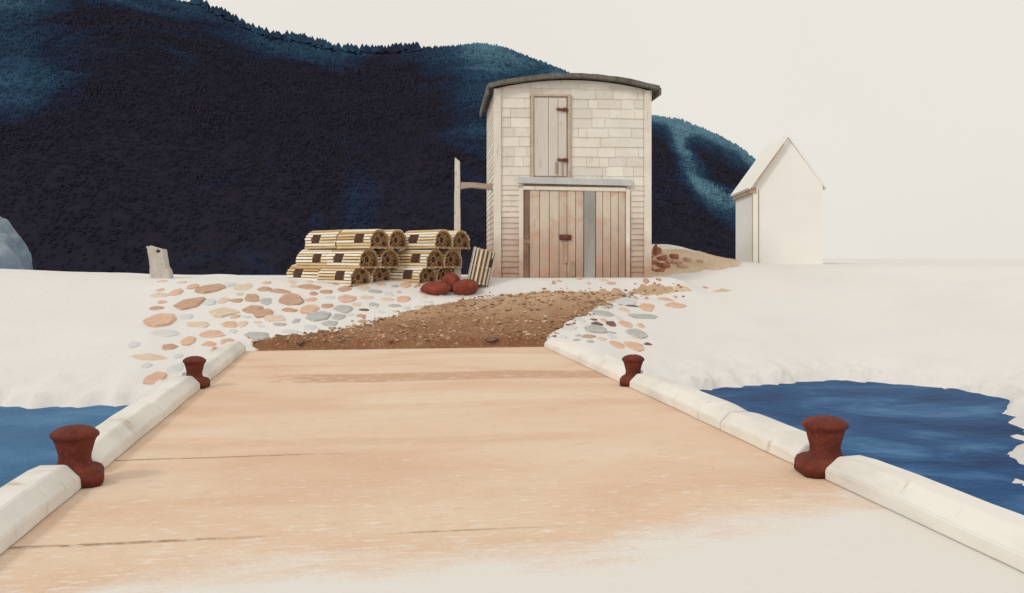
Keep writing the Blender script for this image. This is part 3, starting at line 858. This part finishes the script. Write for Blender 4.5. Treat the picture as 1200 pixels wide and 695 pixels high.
bmesh.ops.bevel(bm, geom=[e for e in bm.edges if e.calc_face_angle(0) > .9], offset=.012, segments=2, affect='EDGES')
from_bm(bm, 'rail', M['rail'], post)

# weathered stump
x, y, z, D = hit(190, 326)
D2 = 22.6; x, y = at_depth(190, D2); z = ground_z(x, y)
bm = bmesh.new(); rough_post(bm, .36, .30, .80, lean=-.13, tip=.95, n=10, seed=4.)
for v in bm.verts:
    if v.co.z < .25: v.co.x *= 1.18+.1*mnoise.noise(v.co*5); v.co.x += .02
st = from_bm(bm, 'mooring_stump', M['greywood'], None, (x, y, z-.06), (0, 0, -TH))
tag(st, 'short leaning grey wooden stump standing on the left bank against dark hill', 'stump')
bm = bmesh.new(); bmesh.ops.create_uvsphere(bm, u_segments=10, v_segments=6, radius=.05, matrix=Matrix.Translation((-.04, -.14, .67)) @ Matrix.Diagonal((1, .3, .8, 1)))
from_bm(bm, 'knot_hole', M['hole'], st)

# ---------------------------------------------------------------- lobster traps
TL, TW, THt = 1.04, .60, .43
def dprof(a):     # a in 0..1 round the D, left foot over the top to right foot
    hw = TW/2
    s = .14
    if a < .13: return (-hw, s*a/.13)
    if a > .87: return (hw, s*(1-a)/.13)
    t = math.pi*(1-(a-.13)/.74)
    return (hw*math.cos(t), s+(THt-s)*math.sin(t))
def make_trap(slat_m, label, n_slats=17):
    t = empty('lobster_trap', (0, 0, 0))
    sl = bmesh.new()
    for k in range(n_slats):
        a = (k+.5)/n_slats
        y, z = dprof(a); y2, z2 = dprof(min(1, a+.01)); ang = math.atan2(z2-z, y2-y)
        wd = .050
        side = a < .5
        win = (.14 < a < .30) or (.70 < a < .86)
        spans = [(-TL/2, .02), (TL/2-.20, TL/2)] if win else [(-TL/2, TL/2)]
        if .42 < a < .5: spans = [(-TL/2, TL/2)]
        for u, v in spans:
            u += random.uniform(-.02, .012); v += random.uniform(-.012, .02)
            box(sl, ((u+v)/2, y*1.02, z*1.01), (v-u, wd+random.uniform(-.004, .006), .014), rx=ang, ry=random.uniform(-.006, .006))
    for yy in (-.2, 0, .2): box(sl, (0, yy, .012), (TL, .05, .02))
    from_bm(sl, 'lath_body', slat_m, t)
    nb = bmesh.new()
    pts = [dprof(i/24) for i in range(25)]
    pr = [(y*.93, z*.94+.006) for y, z in pts]
    a = [nb.verts.new((-TL/2+.06, y, z)) for y, z in pr]; b = [nb.verts.new((TL/2-.05, y, z)) for y, z in pr]
    for i in range(24): nb.faces.new((a[i], b[i], b[i+1], a[i+1]))
    nb.faces.new(a); nb.faces.new(list(reversed(b))); nb.faces.new((a[0], a[-1], b[-1], b[0]))
    bmesh.ops.recalc_face_normals(nb, faces=nb.faces)
    from_bm(nb, 'netting', M['net'], t)
    for xx in (-TL/2+.03, TL/2-.03, .0):
        bw = bmesh.new(); R_ = []
        for i in range(25):
            y, z = pts[i]
            R_.append([bw.verts.new((xx+dx, y*s_, z*s_+.004)) for dx, s_ in ((-.02, .985), (.02, .985), (.02, .885), (-.02, .885))])
        for p, q in zip(R_[:-1], R_[1:]):
            for j in range(4): bw.faces.new((p[j], q[j], q[(j+1) % 4], p[(j+1) % 4]))
        box(bw, (xx, 0, .03), (.04, TW*.9, .04))
        if xx:
            sg = math.copysign(1, xx)
            # knitted funnel: a ring off centre with strands running out to the bow
            cy, cz, rr = (-.04 if sg > 0 else .05), THt*.46, .082
            for k in range(14):
                a0 = 2*math.pi*k/14; a1 = 2*math.pi*(k+1)/14
                box(bw, (xx-sg*.004, cy+rr*math.cos((a0+a1)/2), cz+rr*math.sin((a0+a1)/2)), (.02, .040, .016), rx=(a0+a1)/2+math.pi/2)
            for a0, L in ((.35, .17), (1.45, .13), (2.5, .17), (3.5, .15), (4.3, .12), (5.6, .17)):
                box(bw, (xx-sg*.006, cy+(rr+L/2)*math.cos(a0), cz+(rr*1.0+L/2)*math.sin(a0)), (.012, L, .015), rx=a0)
        bmesh.ops.recalc_face_normals(bw, faces=bw.faces)
        from_bm(bw, 'bow', M['bow'], t)
    for sg in (-1, 1):
        for aa in ((.16, .205, .25, .28) if sg < 0 else (.72, .75, .795, .84)):
            y, z_ = dprof(aa); y2, z2 = dprof(aa+.01)
            hb = bmesh.new() if aa in (.16, .72) else hb
            box(hb, (.12+.02*sg, y*.955, z_*.965+.004), (.30, .060, .006), rx=math.atan2(z2-z_, y2-y))
        from_bm(hb, 'dark_window_patch', M['hole'], t)  # dark patch paints the shaded trap inside behind the window gap
    for xx in (TL/2-.046, -TL/2+.056):
        for (cy, cz, r1, r2) in (((-.04 if xx > 0 else .05), THt*.46, .075, .075), (.18, .10, .06, .07), (-.19, .12, .05, .08), (.12, .30, .06, .045)):
            hb = bmesh.new()
            bmesh.ops.create_uvsphere(hb, u_segments=12, v_segments=6, radius=1, matrix=Matrix.Translation((xx, cy, cz)) @ Matrix.Diagonal((.012, r1, r2, 1)))
            from_bm(hb, 'dark_opening_disc', M['hole'], t)  # solid dark disc, its colour stands in for the shade inside a hole
    return t
trap0 = make_trap(M['slat'], '')
PHI = math.radians(37)
ca, sa = math.cos(PHI), math.sin(PHI)
ax_a = RT*ca - FW*sa          # long axis: right and towards us
ax_b = RT*sa + FW*ca          # across: right and away
ox, oy = at_depth(412, 21.95)
O2 = np.array([ox, oy])
rotz = math.atan2(ax_a[1], ax_a[0])
zt0 = min(ground_z(*(O2-ax_a*1.5)), ground_z(*O2), ground_z(*(O2+ax_b)))
first = True
ROWN = ['bottom', 'middle', 'top']
def put_trap(p, q, row, lab, dz=0):
    global first
    o = trap0 if first else dup(trap0); first = False
    P = O2 + ax_a*p + ax_b*q
    if row == 0: dz = max(0, ground_z(*P)-zt0)*.5
    o.location = (P[0], P[1], zt0-.02+row*(THt+.012)+dz)
    o.rotation_euler = (random.uniform(-.012, .012), random.uniform(-.012, .012), rotz+random.uniform(-.03, .03)+(math.pi if random.random() < .3 else 0))
    tag(o, lab, 'lobster trap', 'lobster traps piled left of the hut')
for row in range(3):
    for j in range(2):
        for i in range(2):
            p = -TL/2-.02 - i*(TL+.03) + row*.13 + random.uniform(-.02, .02)
            q = TW/2 + j*(TW+.03) + row*.15 + random.uniform(-.015, .015)
            put_trap(p, q, row, f'lath lobster trap, {ROWN[row]} layer of the large left stack, {["front", "rear"][j]} row, {"right" if i == 0 else "left"} one')
for row in range(3):
    for j in range(2):
        if row == 2 and j == 1: pass
        p = .82-TL/2 + row*.12
        q = 1.28+TW/2 + j*(TW+.02) + row*.15
        put_trap(p, q, row, f'lath lobster trap, {ROWN[row]} layer of the short right stack, {"front" if j == 0 else "rear"} one')
# pale trap stood on end against the hut wall
ux, uy = at_depth(567, 22.3)
tz = make_trap(M['slat_pale'], '', 11)
tz.location = (ux-.02, uy, ground_z(ux, uy)+.36); tz.scale = (.74, .82, .82)
tz.rotation_euler = (0, 0, 0)
Rm = Matrix.Rotation(-TH-.25, 3, 'Z') @ Matrix.Rotation(.22, 3, 'Y') @ Matrix.Rotation(-math.pi/2, 3, 'Y') @ Matrix.Rotation(-math.pi/2, 3, 'X') @ Matrix.Rotation(math.pi, 3, 'X')
tz.rotation_euler = Rm.to_euler()
tag(tz, 'white lath lobster trap stood on end, leaning against the left hut wall', 'lobster trap')

# ---------------------------------------------------------------- red floats
def make_float(name, px, py, D, w, h, d, seed, rx, rz):
    bm = bmesh.new(); bmesh.ops.create_icosphere(bm, subdivisions=4, radius=1)
    o = Vector((seed, seed*2, 0))
    for v in bm.verts:
        c = v.co.copy(); k = 1+.16*mnoise.noise(c*1.0+o)+.05*mnoise.noise(c*2.6+o)
        f = 1+.12*c.x
        v.co = Vector((c.x*k*w/2, c.y*k*d/2*f, c.z*k*h/2*f))
    x, y = at_depth(px, D)
    fl = from_bm(bm, name, M['float'], None, (x, y, ground_z(x, y)+h*.40), (rx, 0, rz), True)
    bm = bmesh.new()
    bmesh.ops.create_cone(bm, cap_ends=True, segments=12, radius1=.06, radius2=.035, depth=.07, matrix=Matrix.Translation((w*.5, 0, .01)) @ Matrix.Rotation(math.pi/2, 4, 'Y'))
    from_bm(bm, 'rope_eye', M['iron'], fl, smooth=True)
    return fl
tag(make_float('net_float', 510, 323, 21.7, .68, .30, .44, 3.1, .1, -.5), 'small dark red net float on the ground before the right trap stack', 'float', 'red net floats by the traps')
tag(make_float('net_float', 545, 321, 21.75, .60, .38, .46, 9.4, -.2, .4), 'dark red net float lying nearest to the hut', 'float', 'red net floats by the traps')
tag(make_float('net_float', 529, 318, 22.0, .48, .42, .44, 15.2, .2, 1.9), 'dark maroon net float wedged between the two brighter red floats', 'float', 'red net floats by the traps')

# ---------------------------------------------------------------- white shed on the right
sx_, sy_ = at_depth(882, 27.0)
sz = ground_z(sx_, sy_)-.05
shed = empty('white_shed', (sx_, sy_, sz), math.radians(-13.2))
tag(shed, 'small white gabled shed with steep roof standing right of the hut', 'shed')
SW, SD, SH, RISE = 1.86, 3.1, 2.16, 1.30
bm = bmesh.new(); prism(bm, [(0, 0), (SW, 0), (SW, SH), (SW/2, SH+RISE-.02), (0, SH)], 0, SD); from_bm(bm, 'wall', M['white'], shed)
bm = bmesh.new()
box(bm, (.065, -.012, SH/2), (.15, .05, SH-.02), bev=.006)
from_bm(bm, 'corner_board', M['white'], shed)
bm = bmesh.new(); box(bm, (.155, -.008, SH/2-.06), (.018, .03, SH-.16), bev=.003); from_bm(bm, 'seam_batten', M['line'], shed)
bm = bmesh.new(); box(bm, (-.006, -.016, SH/2-.02), (.016, .05, SH-.06), bev=.003); from_bm(bm, 'seam_batten', M['line'], shed)
def roof_side(sgn):
    bm = bmesh.new()
    sl = math.hypot(SW/2, RISE); ang = math.atan2(RISE, SW/2)
    ov = .16
    c0 = Vector((SW/2, 0, SH+RISE))
    L = sl+ov
    dirv = Vector((-math.cos(ang)*sgn, 0, -math.sin(ang)))
    nrm = Vector((-math.sin(ang)*sgn, 0, math.cos(ang)))
    p = [c0, c0+dirv*L, c0+dirv*L+nrm*.07, c0+nrm*.07]
    prism(bm, [(q.x, q.z) for q in p], -.16 if sgn > 0 else -.02, SD+.12)
    o = from_bm(bm, 'roof_slope', M['white'], shed)
    if sgn < 0: return
    bm = bmesh.new()
    p = [c0+dirv*.25-nrm*.035-dirv*.0, c0+dirv*(L-.06)-nrm*.05, c0+dirv*(L-.06)-nrm*.004, c0+dirv*.25-nrm*.004]
    prism(bm, [(q.x, q.z) for q in p], -.15, -.002)
    from_bm(bm, 'rake_board', M['eave'] if sgn > 0 else M['white'], o)
    if sgn > 0:
        bm = bmesh.new()
        e = c0+dirv*(L-.05)-nrm*.05
        box(bm, (e.x+.03, SD/2, e.z-.03), (.17, SD+.15, .15), bev=.01)
        from_bm(bm, 'eave_soffit', M['eave'], o)
roof_side(1); roof_side(-1)

# ---------------------------------------------------------------- the dark hill
RPX = np.array([-900, -300, -100, 0, 100, 200, 235, 262, 300, 345, 400, 450, 500, 560, 590, 615, 640, 668, 700, 740, 765, 800, 840, 862, 880, 905, 930, 950, 965], float)
RPY = np.array([-10, -50, -60, -45, -28, 2, 8, 22, 42, 50, 62, 64, 60, 53, 58, 68, 76, 88, 106, 126, 139, 145, 160, 172, 186, 212, 246, 285, 312], float)
FOOT, RIDGE = 135., 250.
NX, NS = 300, 70
def hill_pt(px, s):
    """s 0 = foot, 1 = ridge, to 1.3 = far side"""
    px = np.asarray(px, float); s = np.asarray(s, float)
    # the hill's left end comes down to the water just inside the picture's left edge
    zr = z_of(np.interp(px, RPX, RPY), RIDGE)
    D = FOOT+(RIDGE-FOOT)*np.minimum(s, 1)+np.maximum(s-1, 0)*160
    lift = np.where(s <= 1, np.power(np.clip(s, 0, 1), .86), 1-2.2*(s-1))
    x = D*(FW[0]+RT[0]*(px-600)/F); y = D*(FW[1]+RT[1]*(px-600)/F)
    z = -3+(zr+3)*lift
    z = z+2.6*fbm(x*.035, y*.035, 4, 21)*np.clip(4*s*(1-s), 0, 1)
    return x, y, z
def scrubv(px, s):
    base = .235+.50*sstep(.62, 1.0, s)*np.interp(px, [-200, 0, 60, 200, 260, 420, 520, 600, 680, 760, 965], [.9, .95, .9, .75, .85, .55, .6, .95, .95, 1.0, 1.0])
    base = base+.42*np.exp(-((px-15)/70.)**2)*sstep(.1, .5, s)
    base = base+.34*np.exp(-((px-565)/38.)**2)*sstep(.18, .5, s)
    # pale curved scar of bare ground on the right shoulder
    y_ = 303-(303-np.interp(px, RPX, RPY))*np.power(np.clip(s, 0, 1), .86)*1.0
    arc = np.abs(np.hypot(px-868, (y_-175)*1.0)-72)
    base = base+.62*np.exp(-(arc/12.)**2)*(px > 770)*(y_ > 150)
    base = base+.30*sstep(.88, .97, s)*(px > 740)
    return base-.16*np.exp(-((px-380)/90.)**2-((s-.6)/.3)**2)-.1*np.exp(-((px-150)/110.)**2-((s-.5)/.4)**2)
pxs = np.concatenate([np.linspace(-900, -60, 40), np.linspace(-50, 965, NX)]); ss = np.concatenate([np.linspace(0, 1, NS), np.linspace(1.02, 1.4, 10)])
PX, SS = np.meshgrid(pxs, ss)
hx, hy, hz = hill_pt(PX, SS)
structure(grid_mesh('hill', np.stack([hx, hy, hz], -1), M['hill'], attr=scrubv(PX, np.minimum(SS, 1))))

# scrub spruce covering it: nobody could count it
NT = 70000
tp = rng.uniform(-60, 958, NT); ts = np.power(rng.uniform(.0, 1.0, NT), .62)*1.015
extra = 900
tp[:extra] = rng.uniform(225, 490, extra); ts[:extra] = rng.uniform(.97, 1.03, extra)
tp[extra:extra+6000] = rng.uniform(150, 955, 6000); ts[extra:extra+6000] = rng.uniform(.93, 1.012, 6000)
x, y, z = hill_pt(tp, ts)
hgt = rng.uniform(.4, 1.2, NT)*(.7+.5*ts)*(1+.55*fbm(x*.12, y*.12, 3, 77)); hgt *= np.where(ts < .9, .75, .85); hgt[:extra] = rng.uniform(1.0, 3.2, extra)
sv = scrubv(tp, np.minimum(ts, 1))
V = []; Fc = []; A = []
SD_ = 6
ang = np.arange(SD_)*2*math.pi/SD_
allv = []; attrs = []
for tier, (r0, zb, zt) in enumerate(((.48, -.1, .68), (.33, .38, 1.0))):
    ro = rng.uniform(0, 6.28, NT)[:, None]
    rad = (hgt*r0)[:, None]*rng.uniform(.75, 1.25, (NT, SD_))
    bx = x[:, None]+rad*np.cos(ang+ro); by = y[:, None]+rad*np.sin(ang+ro); bz = (z+hgt*zb)[:, None]+hgt[:, None]*rng.uniform(-.08, .08, (NT, SD_))
    base = np.stack([bx, by, bz], -1)
    tipv = np.stack([x+hgt*rng.uniform(-.06, .06, NT), y, z+hgt*zt], -1)[:, None]
    allv.append(np.concatenate([base, tipv], 1)); attrs.append(np.repeat((sv+rng.uniform(-.06, .06, NT))[:, None], SD_+1, 1))
VV = np.concatenate(allv, 0).reshape(-1, 3); AA = np.concatenate(attrs, 0).reshape(-1)
off = (np.arange(2*NT)*(SD_+1))[:, None, None]
tri = np.stack([np.arange(SD_), (np.arange(SD_)+1) % SD_, np.full(SD_, SD_)], -1)[None]
TT = (off+tri).reshape(-1, 3)
me = bpy.data.meshes.new('spruce_scrub')
me.vertices.add(len(VV)); me.vertices.foreach_set('co', VV.reshape(-1).astype(np.float32))
me.loops.add(TT.size); me.loops.foreach_set('vertex_index', TT.reshape(-1).astype(np.int32))
me.polygons.add(len(TT)); me.polygons.foreach_set('loop_start', (np.arange(len(TT))*3).astype(np.int32))
me.update(calc_edges=True)
a = me.attributes.new('scrub', 'FLOAT', 'POINT'); a.data.foreach_set('value', AA.astype(np.float32))
sp = structure(link('spruce_scrub', me, M['scrub']), 'stuff')
sp['label'] = 'dark blue-black spruce scrub covering the hillside'

# pale point of rock at the far left, in front of the hill's foot
bm = bmesh.new(); bmesh.ops.create_icosphere(bm, subdivisions=5, radius=1)
for v in bm.verts:
    c = v.co.copy()
    v.co = c*(1+.22*mnoise.noise(c*1.7+Vector((4, 1, 2)))+.09*mnoise.noise(c*5))
    v.co = Vector((v.co.x*6.2, v.co.y*7, v.co.z*9.0))
x, y = at_depth(-33, 112)
structure(from_bm(bm, 'headland', M['headland'], None, (x, y, -1.8), smooth=True))

# ---------------------------------------------------------------- light, sky, camera
SUN_EL, SUN_AZ = math.radians(38), math.radians(-136)   # azimuth measured from the camera's line of sight, minus = left
world = bpy.data.worlds.new('World'); sc.world = world; world.use_nodes = True
nt = world.node_tree; bg = nt.nodes['Background']; out = nt.nodes['World Output']
sky = N(nt, 'ShaderNodeTexSky', sky_type='NISHITA'); sky.sun_disc = False
az = TH+SUN_AZ
sky.sun_elevation = SUN_EL; sky.sun_rotation = az
sky.dust_density = 4.
nt.links.new(sky.outputs[0], bg.inputs['Color']); bg.inputs['Strength'].default_value = .05
# bright even overcast in front of it
bg2 = N(nt, 'ShaderNodeBackground')
cl = noise_node(nt, 2.2, 5, .55, coord='Generated')
ccol = ramp(nt, cl, [(.3, (.895, .855, .785)), (.7, (.925, .89, .815))])
nt.links.new(ccol, bg2.inputs['Color']); bg2.inputs['Strength'].default_value = 1.0
ad = N(nt, 'ShaderNodeMixShader'); ad.inputs[0].default_value = .88; nt.links.new(bg.outputs[0], ad.inputs[1]); nt.links.new(bg2.outputs[0], ad.inputs[2]); nt.links.new(ad.outputs[0], out.inputs[0])

sl = bpy.data.lights.new('sun', 'SUN'); sl.energy = 1.0; sl.angle = math.radians(10); sl.color = (1., .95, .88)
so = bpy.data.objects.new('sun', sl); COL.objects.link(so)
dirv = Vector((-math.sin(az)*math.cos(SUN_EL), -math.cos(az)*math.cos(SUN_EL), -math.sin(SUN_EL)))
so.rotation_euler = dirv.to_track_quat('-Z', 'Y').to_euler()

cam = bpy.data.cameras.new('camera'); co = bpy.data.objects.new('camera', cam); COL.objects.link(co)
co.location = (0, 0, EYE); co.rotation_euler = (math.pi/2, 0, -TH)
cam.sensor_width = 36; cam.lens = 36*F/1200; cam.shift_y = (HOR-347.5)/1200
cam.clip_start = .05; cam.clip_end = 4000
sc.camera = co
sc.view_settings.view_transform = 'Standard'; sc.view_settings.look = 'None'; sc.view_settings.gamma = 1; sc.view_settings.exposure = 0
sc.view_settings.use_curve_mapping = False
